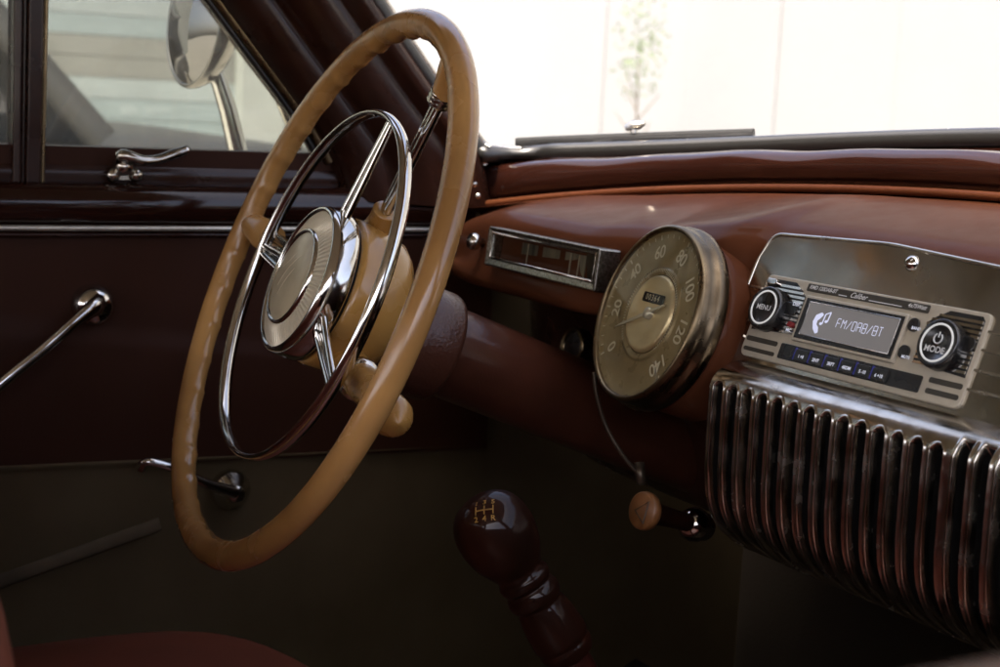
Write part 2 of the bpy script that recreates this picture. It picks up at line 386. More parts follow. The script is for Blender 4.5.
# window sill channel
mb=MB()
s0=P(20,170,0,-.655); zs=1.070
mb.grid([[V(-.650,y,1.048),V(-.648,y,1.056),V(-.650,y,1.064),V(-.656,y,1.069),V(-.665,y,1.070)] for y in np.linspace(-1.05,.08,20)])
sill=obj('window_sill',mb,LACQ_D,door)
mb=MB(); mb.tube([V(-.653,y,1.0702) for y in np.linspace(-.375,-.09,12)],.0016,6); obj('channel_edge',mb,SATIN,sill)
# side glass
mb=MB(); XG=-.662
mb.box((XG,-.58,1.25),(.002,.49,.19)); obj('window_glass',mb,GLASS_D,door)
# division bar
mb=MB()
bl=[P(10,176,0,-.652),P(11.5,0,0,-.652)]; br=[P(41,160,0,-.652),P(44.5,0,0,-.652)]
dl=unit(bl[1]-bl[0]); dr=unit(br[1]-br[0])
A0,A1=bl[0]-dl*.02,bl[1]+dl*.24; B0,B1=br[0]-dr*.03,br[1]+dr*.24
rows=[]
for t in np.linspace(0,1,8):
    a=A0+(A1-A0)*t; b=B0+(B1-B0)*t; w=b-a
    rows.append([a+V(-.014,0,0),a,a+w*.04+V(.007,0,0),a+w*.26+V(.009,0,0),a+w*.30+V(.004,0,0),a+w*.42+V(.004,0,0),a+w*.46+V(.010,0,0),a+w*.9+V(.010,0,0),b+V(.004,0,0),b+V(-.014,0,0)])
mb.grid(rows,sm=False); divb=obj('division_bar',mb,LACQ_D,door,bevel=.0015)
mb=MB(); mb.tube([B0+V(.003,.001,0)+(B1-B0)*t for t in np.linspace(0,1,6)],.0018,8); obj('bright_edge',mb,BRASS,divb)
# bright frame of the quarter window following the pillar
qa=[P(330,162,0,-.648),P(318,140,0,-.648),P(300,111,0,-.648),P(258,54,0,-.648),P(215,-4,0,-.648)]
dq=unit(qa[-1]-qa[2]); qa+=[qa[-1]+dq*t for t in(.1,.2)]
mb=MB(); mb.tube(spline(qa,40),.0055,10,sec=(1,.8)); obj('quarter_frame',mb,BRASS,door)
mb=MB(); mb.tube([p+V(-.004,-.0085,.0) for p in spline(qa,40)],.0035,8); obj('frame_rubber',mb,RUBBER,door)
# quarter-window latch: chrome lever on two screws
mb=MB()
XL=-.646
lp=[P(u,v,0,XL+k) for u,v,k in ((119,163,.010),(122,156,.016),(131,157,.02),(143,160.5,.021),(158,159.5,.02),(172,155,.019),(184,151,.018),(190,148,.018))]
lp=spline(lp,26); rr=list(np.interp(np.linspace(0,1,26),[0,.15,.3,.5,.75,.95,1],[.0045,.006,.0048,.0042,.0048,.0040,.0012]))
mb.tube(lp,rr,12)
latch=obj('vent_latch',mb,CHROME_W,door)
mb.__init__(); c=P(123,166,0,XL+.006); mb.lathe(c,(1,0,0),[(0,.012),(.006,.011),(.0085,.005),(.009,-.006)],18)
for u,v in ((113,175),(136,175)):
    c=P(u,v,0,XL+.004); mb.lathe(c,(1,-.1,.1),[(0,.006),(.004,.0055),(.0062,.002),(.0065,-.004)],14)
c=P(124,175,0,XL); mb.box(c,(.003,.012,.004)); obj('latch_base',mb,CHROME_W,door)
# window crank
mb=MB(); c=P(92,305,0,XD)
mb.lathe(c,(1,0,0),[(.0185,-.002),(.0185,.006),(.0165,.012),(.012,.0165),(.006,.018),(0,.0185)],28)
ap=[c+V(.015,.002,.004),c+V(.022,-.004,.001)]+[P(u,v,0,XD+k) for u,v,k in ((80,318,.030),(62,334,.036),(40,353,.040),(15,373,.043),(-8,392,.045),(-30,408,.045))]
ap=spline(ap,30); mb.tube(ap,list(np.interp(np.linspace(0,1,30),[0,.15,.3,.6,1],[.009,.0085,.006,.0052,.006])),12,sec=(1,.75))
mb.lathe(ap[-1],(1,0,0),[(.006,-.004),(.010,.006),(.012,.02),(.008,.03),(0,.032)],16)
obj('window_crank',mb,CHROME,door)
# door opener: chrome boss and short lever
mb=MB(); c=P(229,489,0,XD)
mb.lathe(c,(1,0,0),[(.0195,-.002),(.0195,.004),(.0175,.010),(.011,.015),(.009,.021),(.0065,.025),(0,.026)],28)
hp=spline([c+V(.022,-.002,.002)]+[P(u,v,0,XD+k) for u,v,k in ((205,483,.03),(180,471,.034),(160,464,.034),(146,462,.032),(141,468,.026))],24)
mb.tube(hp,list(np.interp(np.linspace(0,1,24),[0,.3,.8,1],[.006,.0045,.0040,.0050])),12)
obj('door_handle',mb,CHROME,door)
# added strip on the lower door: pale reflection in the passenger window glass
mb=MB(); k0,k1=P(-30,592,0,XD+.012),P(160,524,0,XD+.012)
mb.tube([k0+(k1-k0)*t for t in np.linspace(0,1,8)],.0065,10,sec=(1,.25)); obj('reflection_streak',mb,mat('reflection_grey',(.12,.092,.058),.8,spec=.05,noise=((.07,.054,.036),14,.4,.7)),door)

# ---- gauge strip dividing line is its own thing below; steering column
W=V(-.338,-.2255,.9977); WN=unit((-.0721,-.9287,.3639)); WE1=unit((.997,-.0774,0)); WE2=np.cross(WN,WE1)
if WE2[2]<0: WE2=-WE2
def wp(r,ang,h): return W+WE1*r*cos(ang)+WE2*r*sin(ang)+WN*h
c0=W-V(0,0,.010)
mb=MB(); mb.lathe(c0,-WN,[(.0355,.10),(.0355,.30),(.036,.5)],40); colm=obj('steering_column',mb,COLB,car)
mb=MB(); mb.lathe(c0,-WN,[(.02,.068),(.034,.070),(.0405,.074),(.043,.082),(.0435,.108),(.0425,.1115),(.0395,.1125),(.0358,.1125)],44); obj('column_shroud',mb,WRINK,colm)
mb=MB(); mb.lathe(c0+V(0,0,.004),-WN,[(.02,.05),(.03,.054),(.036,.060),(.030,.070)],30); obj('column_collar',mb,CHROME_W,colm)
# round switch bezel tucked behind the column, small toggle by the pillar
mb=MB(); c=P(577,347,1,.028); mb.lathe(c,(0,-1,.15),[(.0155,-.006),(.0165,.004),(.0150,.007),(.0135,.004)],28); mb.lathe(c,(0,-1,.15),[(.0135,.004),(.0,.006)],28,mi=1)
obj('column_switch',mb,[BRASS,BLACK],dash)
for u,v,r in ((484,243,.0075),(615,264,.0060)):
    mb=MB(); c=P(u,v,1,yf(-.45)+(.008 if u>500 else 0)); mb.lathe(c,(0,-1,.12),[(r*.45,-.02),(r*.5,.004),(r*.95,.007),(r,.011),(r*.85,.014),(0,.0155)],20); obj('dash_knob',mb,[CHROME_W],dash)
mb=MB(); mb.tube(spline([P(594,372,1,-.030),P(597,396,1,-.028),P(606,426,1,-.022),P(622,454,1,-.012),P(640,476,1,.0)],24),.0017,8); mb.lathe(P(640,470,1,.0),(.3,0,-1),[(0,-.006),(.004,-.006),(.004,.010),(0,.012)],12)
obj('hanging_wire',mb,mat('dark_cable',(.10,.075,.05),.35,.6),dash)

# ---- centre console: dulled chrome plate with pressed grooves, and the speaker grille
TL=radians(21); RF=frame((0,0,1.0),(1,0,0),(0,sin(TL),cos(TL)))
mm=.001
plate=rpoly([(-126.5*mm,-36*mm),(203*mm,-36*mm),(200*mm,36*mm),(184*mm,52*mm),(-9.5*mm,62.5*mm),(-117*mm,58.5*mm),(-124.3*mm,38*mm)],[.001,.001,.02,.016,.2,.013,.03],7)
mb=MB(); mb.prism(RF,plate,-.012,.0)
console=obj('console_plate',mb,CHROME_P,dash,bevel=.0022,seg=3)
mb=MB(); mb.tube([RF(a,b,-.0005) for a,b in plate],.0016,8,closed=True); obj('plate_edge',mb,CHROME_W,dash)
for yy in (20,9,-3,-14.5):
    for xx,hx in ((-.1165,.0075),(.1400,.0520)):
        mb=MB(); mb.box(RF(xx,yy*mm,.0004),(hx,.0007,.0010),RF.ex,RF.ey,RF.n); obj('plate_rib',mb,CHROME_W,dash)
mb=MB(); mb.lathe(RF(.0136,.0527,0),RF.n,[(.0052,.0),(.0046,.0016),(.003,.0030),(.0012,.0036),(0,.0036)],20); mb.box(RF(.0136,.0527,.0036),(.0030,.0005,.0006),unit(RF.ex+RF.ey),unit(RF.ey-RF.ex),RF.n)
obj('plate_screw',mb,CHROME,dash)
# grille heightfield
gp=spline([(-.010,.972),(-.022,.9695),(-.031,.9655),(-.0365,.958),(-.0375,.948),(-.0375,.935),(-.0372,.917),(-.0365,.896),(-.0325,.875),(-.0200,.8555),(.003,.8405),(.030,.832)],400)
gp=np.array(gp); sl=np.r_[0,np.cumsum(np.linalg.norm(np.diff(gp,axis=0),axis=1))]
def gpt(s):
    y=np.interp(s,sl,gp[:,0]); z=np.interp(s,sl,gp[:,1]); e=.0008
    y2=np.interp(s+e,sl,gp[:,0])-np.interp(s-e,sl,gp[:,0]); z2=np.interp(s+e,sl,gp[:,1])-np.interp(s-e,sl,gp[:,1])
    l=math.hypot(y2,z2); return y,z,z2/l,-y2/l           # outward normal (rearwards)
slots=[-.0930+.0148*i for i in range(14)]
slots2=[.1170+.0148*i for i in range(6)]
hw=.0043
sarr=np.r_[np.linspace(0,.026,32),np.linspace(.0266,.046,48),np.linspace(.0475,sl[-1],70)]
xarr=np.arange(-.1060,.2060,.00060)
mb=MB(); rows=[]; SD=np.zeros((len(sarr),len(xarr)))
S0,S02=.0300,.0225
for i,s in enumerate(sarr):
    y,z,ny,nz=gpt(s); row=[]
    for j,x in enumerate(xarr):
        sd=9
        for k,xc in enumerate(slots):
            if abs(x-xc)<.007:
                dx=abs(x-xc); c=S0+hw
                sd=min(sd,dx-hw if s>c else math.hypot(dx,s-c)-hw)
        for xc in slots2:
            if abs(x-xc)<.007: dx=abs(x-xc); sd=min(sd,max(dx-hw,S02-s))
        SD[i,j]=sd
        d=.0005*math.exp(-((sd-.0010)/.0007)**2) - .010*(1-sstep(-.0014,.0004,sd))
        edge=.006*(1-sstep(0,.004,x+.1060))+.006*(1-sstep(0,.004,.2060-x))
        row.append(V(x,y+ny*(d-edge),z+nz*(d-edge)))
    rows.append(row)
vs=[p for r in rows for p in r]; nx=len(xarr); o0=0
fs_c=[];fs_d=[]
for i in range(len(sarr)-1):
    for j in range(nx-1):
        m_=(SD[i,j]+SD[i+1,j]+SD[i,j+1]+SD[i+1,j+1])/4
        (fs_d if m_<-.0005 else fs_c).append((i*nx+j,i*nx+j+1,(i+1)*nx+j+1,(i+1)*nx+j))
mb.add(vs,fs_c,0,True); n0=len(mb.v)
for f in fs_d: mb.f.append(f); mb.m.append(1); mb.s.append(True)
obj('speaker_grille',mb,[CHROME_W,VOID],dash,fix=False)
mb=MB()
side=[(p[0]+.004,p[1]) for p in gp[::12]]+[(.06,.832),(.06,.972)]
for sx in (-.1050,.2050):
    mb=MB(); mb.add([V(sx,a,b) for a,b in side]+[V(sx+(.002 if sx<0 else -.002),a,b) for a,b in side],[tuple(range(len(side))),tuple(range(2*len(side)-1,len(side)-1,-1))],0,False)
    obj('grille_cheek',mb,LACQ_D,dash)

# speedometer pod flare on the dash skin
SPN=unit((sin(radians(-5.5))*cos(radians(18)),-cos(radians(-5.5))*cos(radians(18)),sin(radians(18))))
SPO=V(-.177,-.039,.994); se1=unit(np.cross(V(0,0,1),SPN)); se1*=np.sign(se1[0]); SPF=frame(SPO,se1,np.cross(SPN,se1))
mb=MB(); mb.lathe(SPO,SPN,[(.0600,-.0235),(.0622,-.0245),(.0628,-.030),(.0628,-.06)],72)
obj('instrument_pod',mb,LACQ,dash)

for xx in (-.44,-.27):
    mb=MB(); c=V(xx,.20,.56); mb.box(c,(.034,.008,.045),(1,0,0),(0,.9,.43),(0,-.43,.9)); mb.tube([c+V(0,.005,0),c+V(0,.06,-.05),c+V(0,.10,-.17)],.007,8)
    for k in range(5): mb.box(c+V(0,-.0072,-.0034)+V(0,-.43,.9)*(-.034+.017*k),(.030,.0015,.003),(1,0,0),(0,.9,.43),(0,-.43,.9))
    obj('pedal',mb,RUBBER,car)
# ---- shell: floor, firewall, roof, sides, bonnet
mb=MB(); mb.box((0,-.5,.36),(.70,1.2,.02)); mb.tube([V(-.02,y,.40) for y in np.linspace(-1.2,.45,6)],.14,16,sec=(.8,1)); obj('floor_pan',mb,CARPET,car)
mb=MB(); mb.box((0,.47,.70),(.70,.015,.36)); obj('firewall',mb,CARPET,car)
for sx in (-1,1):
    mb=MB(); mb.box((sx*.658,.28,.70),(.014,.20,.37)); obj('kick_panel',mb,CLOTH,car)
mb=MB(); rows=[]
for x in np.linspace(-.66,.66,21):
    yl=topy+.02+.20*(1-min(1,(abs(x)/.6))**2)
    rows.append([V(x,y,1.50-.09*(abs(x)/.66)**3-(1.50-.09*(abs(x)/.66)**3-topz-.015)*sstep(-.75,0,y-yl)-.10*max(0,(-y-1.0)/.8)**2) for y in np.linspace(-1.8,yl,22)])
mb.grid(rows); roof=obj('roof',mb,HEADL,car,solid=.02)
mb=MB(); mb.box((.675,-.55,.72),(.015,.66,.335)); pdoor=obj('passenger_door',mb,DOORP,car,bevel=.01)
mb=MB(); mb.box((.640,-.55,1.066),(.055,.66,.019)); obj('sill_capping',mb,LACQ_D,pdoor,bevel=.012,seg=4)
mb=MB(); mb.box((0,-1.8,.72),(.70,.03,.36)); mb.box((-.67,-1.4,.70),(.015,.4,.34)); mb.box((.67,-1.5,.70),(.015,.32,.34)); mb.box((-.66,-1.12,1.24),(.02,.10,.2)); mb.box((.66,-1.28,1.24),(.02,.10,.2)); obj('rear_body',mb,DOORP,car)
mb=MB(); rows=[]
for x in np.linspace(-.62,.62,31):
    zz=z_ws(x)-.004; rows.append([V(x*(1-.04*k),yw(x)+.006+.16*k,zz+(-.004+.010*sin(min(1,k/4)*pi/2)-.03*(max(0,k-5)/4)**2)-.16*(abs(x)/.62)**3.2*min(1,k/2.2)) for k in range(10)])
mb.grid(rows); obj('bonnet',mb,LACQ_R,car)

# ================================================================== STEERING WHEEL
sw=thing('steering_wheel',W,'tan steering wheel with chrome horn ring and pale ribbed centre button','steering wheel')
NR=420; seg=20; RR=.205; rows=[]
for i in range(NR):
    th=2*pi*i/NR; cr=V(*(WE1*cos(th)+WE2*sin(th)))
    wv=abs(sin(th*20)); wv=1-wv**.6                           # cusps between the finger grips
    grip=.5+.5*math.tanh(6*sin(th-radians(118)+pi/2)) if True else 1
    grip=.25+.75*sstep(.0,.35,cos(th-radians(165)))           # grips show round the left half
    row=[]
    for k in range(seg):
        ph=2*pi*k/seg                                         # 0 = outwards, pi = inwards
        r=.0103*(1+.05*cos(2*ph)); inner=max(0,cos(ph-pi*1.08))
        r+=(.0022*wv-.0004)*grip*inner**2
        row.append(W+cr*(RR+r*cos(ph))+WN*(r*sin(ph)))
    rows.append(row)
mb=MB(); mb.grid(rows,cu=True,cv=True); rim=obj('rim',mb,TAN_R,sw)
# horn ring: flat oval chrome section
mb=MB(); rows=[]
for i in range(240):
    th=2*pi*i/240; cr=WE1*cos(th)+WE2*sin(th)
    rows.append([W+cr*(.1335+.0030*cos(p))+WN*(.0055*sin(p)*(1-.25*abs(cos(p)))) for p in np.linspace(0,2*pi,14,endpoint=False)])
mb.grid(rows,cu=True,cv=True); hr=obj('horn_ring',mb,CHROME,sw)
for ang in (75,175,-26):
    a=radians(ang); mb=MB(); tdir=-WE1*sin(a)+WE2*cos(a)
    for sgn in (-1,1):
        p0=wp(.052,a,-.001)+tdir*.006*sgn; p1=wp(.1325,a,.0)+tdir*.0025*sgn
        mb.tube([p0+(p1-p0)*t+WN*.0 for t in np.linspace(0,1,6)],.0027,10)
    p0=wp(.052,a,-.002); p1=wp(.1325,a,-.002); q=tdir
    mb.add([p0+q*.0058,p0-q*.0058,p1-q*.0022,p1+q*.0022],[(0,1,2,3)],0,False)
    obj('ring_bar',mb,CHROME,hr)
# hub: tan cup with three sockets
mb=MB(); mb.lathe(W,WN,[(.0,-.012),(.052,-.012),(.0560,-.0135),(.0572,-.017),(.0570,-.030),(.0555,-.044),(.053,-.054),(.048,-.060),(.038,-.063),(.02,-.064)],72)
def socket(ang,h0,r0,r1,w0,w1,drop=0):
    a=radians(ang); path=[wp(r0+(r1-r0)*t,a,h0+drop*t) for t in np.linspace(0,1,10)]
    mb.tube(path,[w0+(w1-w0)*sstep(0,.75,t) for t in np.linspace(0,1,10)],24)
    mb.lathe(path[-1],path[-1]-path[-2],[(w1,0),(w1*.9,.0016),(w1*.6,.0022),(0,.0022)],24)
def socket2(tip,end,w0,w1):
    q=tip-unit(end-tip)*.034; path=[q+(tip-q)*t for t in np.linspace(0,1,12)]
    mb.tube(path,[w0+(w1-w0)*sstep(0,.7,t) for t in np.linspace(0,1,12)],24)
    mb.lathe(tip,end-tip,[(w1,0),(w1*.9,.0014),(w1*.6,.0020),(0,.0020)],24)
SPT=PN(386,211,W-WN*.030,WN); SPE=PN(446,88,W-WN*.006,WN)
socket2(SPT,SPE,.0150,.0100); socket(172,-.030,.046,.085,.018,.0115)
cup=obj('hub_cup',mb,TAN,sw)
# horn button
mb=MB(); mb.lathe(W,WN,[(.0535,-.0135),(.0545,-.0105)],64,mi=1); mb.lathe(W,WN,[(.0545,-.0105),(.0570,-.0095),(.0578,-.006),(.0575,.006),(.0558,.0100),(.0542,.0110),(.0528,.0104),(.0520,.0085)],80)
hb=obj('horn_button',mb,[CHROME,VOID],sw)
mb=MB(); nf=78; rows=[]
for k,(r,h) in enumerate([(.0524,.0080),(.0518,.0092),(.0490,.0102),(.0430,.0122),(.0380,.0132),(.0365,.0130)]):
    row=[]
    for i in range(nf*4):
        a=2*pi*i/(nf*4); am=.0011 if 1<=k<=4 else 0
        row.append(wp(r,a,h-am*(1 if i%4 in(2,3) else 0)))
    rows.append(row)
mb.grid(rows,cu=True,sm=False); obj('ribbed_ring',mb,RIBBED,hb)
mb=MB(); mb.lathe(W,WN,[(.0372,.0120),(.0368,.0146),(.0354,.0158),(.0342,.0150),(.0336,.0140)],64); obj('bright_rim',mb,CHROME,hb)
mb=MB(); mb.lathe(W,WN,[(.0340,.0140),(.030,.0155),(.020,.0170),(.010,.0178),(0,.0180)],64)
obj('medallion',mb,MEDAL,hb)
# faint emblem lines pressed in the medallion
mb=MB()
def med(a,b): r=math.hypot(a,b); return W+WE1*a+WE2*b+WN*(.0181-3.3*r*r)
for pts in ([(-.012,-.010),(-.004,.002),(.006,.012),(.012,.016)],[(-.006,-.016),(.002,-.004),(.010,.006)],[(-.016,.004),(-.006,.010),(.002,.018)]):
    q=spline([med(a,b) for a,b in pts],14); mb.tube(q,.00045,6)
obj('emblem_relief',mb,RIBBED,hb)
# spokes
def spoke(ang,parts):
    a=radians(ang); mb=MB()
    return a
a=radians(56); tdir=-WE1*sin(a)+WE2*cos(a)
mb=MB()
for sgn in (-1,1):
    p0=SPT+tdir*.0036*sgn; p1=SPE+tdir*.0036*sgn
    mb.tube([p0+(p1-p0)*t for t in np.linspace(0,1,8)],.0036,12)
sp=obj('spoke',mb,CHROME,sw)
mb=MB(); dirv=unit(SPE-SPT)
mb.lathe(SPE-dirv*.014,dirv,[(.0,0)]+[q for k in range(3) for q in ((.0085,.0+.0038*k),(.0095,.0019+.0038*k),(.0085,.0036+.0038*k))]+[(0,.0115)],24); obj('collar',mb,CHROME_W,sp)
mb=MB(); mb.tube([SPE+(W+unit(SPE-W+WN*.006)*.207-SPE)*t for t in np.linspace(-.25,1,6)],[.0085,.0088,.0092,.0098,.0100,.0095],18); obj('rim_socket',mb,TAN_R,sp)
a=radians(172); tdir=-WE1*sin(a)+WE2*cos(a); mb=MB()
for sgn in (-1,1):
    p0=wp(.088,a,-.033)+tdir*.004*sgn; p1=wp(.172,a,-.008)+tdir*.004*sgn; mb.tube([p0+(p1-p0)*t for t in np.linspace(0,1,6)],.0036,12)
sp=obj('spoke',mb,CHROME,sw)
mb=MB(); mb.tube([wp(.160+.04*t,a,-.012+.010*t) for t in np.linspace(0,1,8)],[.0125,.0135,.014,.0135,.0125,.012,.011,.009],20); obj('rim_socket',mb,TAN_R,sp)
mb=MB()
for k in range(3):
    q=[wp(.186+.004*k+.003*sin(t*5+k),a+.012*cos(t*3+k),-.001+.013*t) for t in np.linspace(-.5,1,12)]
    mb.tube([W+unit(p-W-WN*np.dot(p-W,WN))*np.linalg.norm(p-W) for p in q],.0007,6)
obj('crack_line',mb,CRACK,sp)
# third spoke: tan arm with chrome collar, passing just behind the rim
q0=PN(338,352,W-WN*.040,WN); q1=PN(358,378,W-WN*.036,WN); q2=PN(381,404,W-WN*.026,WN); q3=PN(399,424,W-WN*.024,WN)
mb=MB(); pth=spline([q0,q1,q2,q3],26); mb.tube(pth,list(np.interp(np.linspace(0,1,26),[0,.3,.55,.8,.88,.94,.98,1],[.019,.0135,.0120,.0140,.0138,.0115,.007,.0008])),22)
sp=obj('spoke',mb,TAN,sw)
mb=MB(); dv=unit(q2-q1); mb.lathe(q1+dv*.000,dv,[(.0,-.001)]+[q for k in range(2) for q in ((.0145,.0+.005*k),(.0160,.0022+.005*k),(.0145,.0046+.005*k))]+[(0,.0105)],26); obj('collar',mb,CHROME_W,sp)

# ================================================================== SPEEDOMETER
spd=thing('speedometer',SPO,'round speedometer with cream figures to 140 in a thick brass-grey housing','speedometer')
mb=MB(); mb.lathe(SPO,SPN,[(.0625,.001),(.0645,-.001),(.0655,-.006),(.0655,-.010),(.0670,-.0115),(.0675,-.016),(.0670,-.0195),(.0655,-.0215),(.0615,-.0235),(.0600,-.05)],80); obj('housing',mb,HOUS,spd)
mb=MB(); mb.lathe(SPO,SPN,[(.0604,-.003),(.0607,.0000),(.0614,.0012),(.0628,.0014),(.0642,.0003),(.0648,-.002)],80); obj('bezel',mb,BRASS,spd)
mb=MB()
DP=[(.0605,-.0020),(.0590,-.0030),(.0545,-.0038),(.050,-.0042),(.036,-.0046),(.0345,-.0040)]
mb.lathe(SPO,SPN,DP,80); dial=obj('dial',mb,DIAL,spd)
mb=MB(); mb.lathe(SPO,SPN,[(.0345,-.0044),(.0330,-.0030),(.0315,-.0030),(.030,-.0040),(.029,-.0044)],80); obj('inner_ring',mb,DIAL,dial)
mb=MB(); mb.lathe(SPO,SPN,[(.0285,-.0044),(.0278,-.0028),(.0265,-.0022),(.0250,-.0024),(.010,-.0038),(.0,-.0040)],80); obj('centre_disc',mb,DIALS,dial)
mb=MB()
for k in range(8):
    a=radians(221-38*k); r=.0455
    put_text(mb,SPF,str(20*k),.0138 if k not in(0,) else .0140,at=(r*cos(a),r*sin(a)),h=-.0032,rot=a-pi/2,bold=.00015,spacing=.92)
for k in range(0,36):
    a=radians(221-38*k/5); mj=k%5==0
    r0,r1=(.0555,.0580) if not mj else (.0548,.0584)
    w=.00035 if not mj else .0006
    t=V(-sin(a),cos(a)); 
    q=[(r0*cos(a)-w*t[0],r0*sin(a)-w*t[1]),(r1*cos(a)-w*t[0],r1*sin(a)-w*t[1]),(r1*cos(a)+w*t[0],r1*sin(a)+w*t[1]),(r0*cos(a)+w*t[0],r0*sin(a)+w*t[1])]
    mb.add([SPF(x,y,-.0022 if i in(1,2) else -.0028) for i,(x,y) in enumerate(q)],[(0,1,2,3)],0,False)
for k in range(0,72):                                           # fine scale round the centre
    a=radians(225-270*k/71); r0,r1=.0305,.0328
    t=V(-sin(a),cos(a)); w=.00028
    q=[(r0*cos(a)-w*t[0],r0*sin(a)-w*t[1]),(r1*cos(a)-w*t[0],r1*sin(a)-w*t[1]),(r1*cos(a)+w*t[0],r1*sin(a)+w*t[1]),(r0*cos(a)+w*t[0],r0*sin(a)+w*t[1])]
    mb.add([SPF(x,y,-.0026) for x,y in q],[(0,1,2,3)],0,False)
obj('figures',mb,DIGIT,dial)
mb=MB(); mb.prism(SPF,rrect(-.0135,.0075,.0135,.0145,.001,3),-.0034,-.0018); od=obj('odometer',mb,VOID,dial)
mb=MB(); put_text(mb,SPF,'00364',.0062,at=(0,.0110),h=-.0015,spacing=1.25); obj('odometer_digits',mb,DIGIT,od)
mb=MB(); na=radians(-156+360)
def nd_(r,w): t=na; return (r*cos(t)-w*sin(t), r*sin(t)+w*cos(t))
mb.prism(SPF,[nd_(-.021,.0008),nd_(0,.0013),nd_(.030,.0010),nd_(.039,.0002),nd_(.039,-.0002),nd_(.030,-.0010),nd_(0,-.0013),nd_(-.021,-.0008)],-.0014,-.0007)
mb.lathe(SPF(0,0,-.0025),SPN,[(.0045,-.002),(.0042,.0018),(.003,.0028),(0,.0032)],20); obj('needle',mb,NEEDLE,spd)
mb=MB(); mb.lathe(SPO,SPN,[(.0606,.0002),(.04,.0016),(.02,.0022),(0,.0024)],64); obj('cover_glass',mb,GLASS_I,spd,fix=False)

# ================================================================== GAUGE STRIP
GY=yf(-.37)-.006
g0,g1,g2,g3=P(497,229,1,GY),P(612,252,1,GY),P(597,290,1,GY),P(489,263,1,GY)
gc=(g0+g1+g2+g3)/4; gex=unit((g1-g0)+(g2-g3)); gl=np.linalg.norm((g1-g0)+(g2-g3))/2
gey=(g0-g3)+(g1-g2); gh=np.linalg.norm(gey)/2; gey=unit(gey-gex*np.dot(gey,gex)); gn=np.cross(gex,gey)
gey=unit(gey-gn*.10); GF=frame(gc,gex,gey)
ga=thing('gauge_strip',gc,'long narrow gauge panel in a worn chrome frame left of the speedometer','gauge panel')
mb=MB(); X,Y=gl/2,gh/2
o4=[(-X,-Y),(X,-Y),(X,Y),(-X,Y)]; i4=[(-X+.007,-Y+.0075),(X-.006,-Y+.0075),(X-.006,Y-.005),(-X+.007,Y-.005)]
vs=[GF(a,b,-.012) for a,b in o4]+[GF(a*.995,b*.98,.007) for a,b in o4]+[GF(a,b,.005) for a,b in i4]+[GF(a,b,-.006) for a,b in i4]
fs=[]
for L0 in (0,4,8):
    for k in range(4): fs.append((L0+k,L0+(k+1)%4,L0+4+(k+1)%4,L0+4+k))
mb.add(vs,fs,0,False); obj('frame',mb,PITTED,ga,bevel=.0014)
mb=MB(); ii=[(a*1.01,b*1.0) for a,b in i4]; mb.tube([GF(a,b,.0055) for a,b in i4],.0011,8,closed=True); obj('inner_bead',mb,CHROME,ga)
mb=MB(); mb.add([GF(a,b,-.0055) for a,b in i4],[(0,1,2,3)],0,False); gf_=obj('gauge_face',mb,mat('gauge_face_dark',(.020,.018,.014),.35,.3,noise=((.09,.08,.055),18,.42,.7,(1,.2,.2))),ga)
for k,(xa,xb) in enumerate(((-.045,-.020),(-.012,.014),(.022,.052))):
    mb=MB(); mb.prism(GF,[(xa,-.0095),(xb,-.0095),(xb,.0080),(xa,.0080)],-.0052,-.0044)
    obj('gauge_window',mb,mat('gauge_window_grey',(.19+.06*k,.18+.055*k,.135+.04*k),.4,.3,noise=((.02,.018,.012),90,.4,.7,(1,.1,.1))),ga)
for xa,w in ((.0315,.0007),(.0435,.0005),(-.034,.0003)):
    mb=MB(); mb.prism(GF,[(xa-w,-.0095),(xa+w,-.0095),(xa+w,.0078),(xa-w,.0078)],-.0040,-.0032); obj('pointer',mb,NEEDLE,ga)
mb=MB(); mb.add([GF(a,b,.003) for a,b in i4],[(0,1,2,3)],0,False); obj('cover_glass',mb,GLASS_I,ga,fix=False)

# ================================================================== CAR RADIO
rad=thing('car_radio',RF(-.0095,.001,0),'beige retro car radio with lit display reading FM/DAB/BT and two round knobs','car radio')
RF=frame((.0010,0,1.0),(1,0,0),(0,sin(TL),cos(TL)))
x0,x1=-.1065,.0875; yb,yt=-.0275,.0302
mb=MB(); mb.prism(RF,rpoly([(x0,yb),(x1,yb),(x1,yt),(x0,yt)],[.006,.006,.005,.005]),-.004,.0022)
face=obj('faceplate',mb,BEIGE,rad,bevel=.0008)
H=.0022
def panel(name,pts,h0,h1,m,par,bv=.0003):
    mb=MB(); mb.prism(RF,pts,h0,h1); return obj(name,mb,m,par,bevel=bv)
def mirx(pts): return [(-.019-a,b) for a,b in pts][::-1]
# recessed stripe panels with the knobs
stl=[(-.1035,-.0090),(-.0620,-.0065),(-.0625,.0185),(-.0675,.0225),(-.0765,.0275),(-.1010,.0275),(-.1035,.0250)]
for k,pts in enumerate((stl,mirx(stl))):
    mb=MB(); mb.prism(RF,pts,H-.0002,H+.0002,mi=0)
    xs=[p[0] for p in pts]; lo,hi=min(xs),max(xs)
    for j in range(11):
        y=-.0062+.0030*j
        if y>.0265: break
        # stripes clipped to the panel outline
        cr=[]
        for i in range(len(pts)):
            (a0,b0),(a1,b1)=pts[i],pts[(i+1)%len(pts)]
            if (b0-y)*(b1-y)<0: cr.append(a0+(a1-a0)*(y-b0)/(b1-b0))
        if len(cr)>=2: mb.box(RF((min(cr)+max(cr))/2,y,H+.0006),((max(cr)-min(cr))/2-.0005,.00085,.0006),RF.ex,RF.ey,RF.n,mi=1)
    obj('stripe_panel',mb,[BLACK,CHROME],rad)
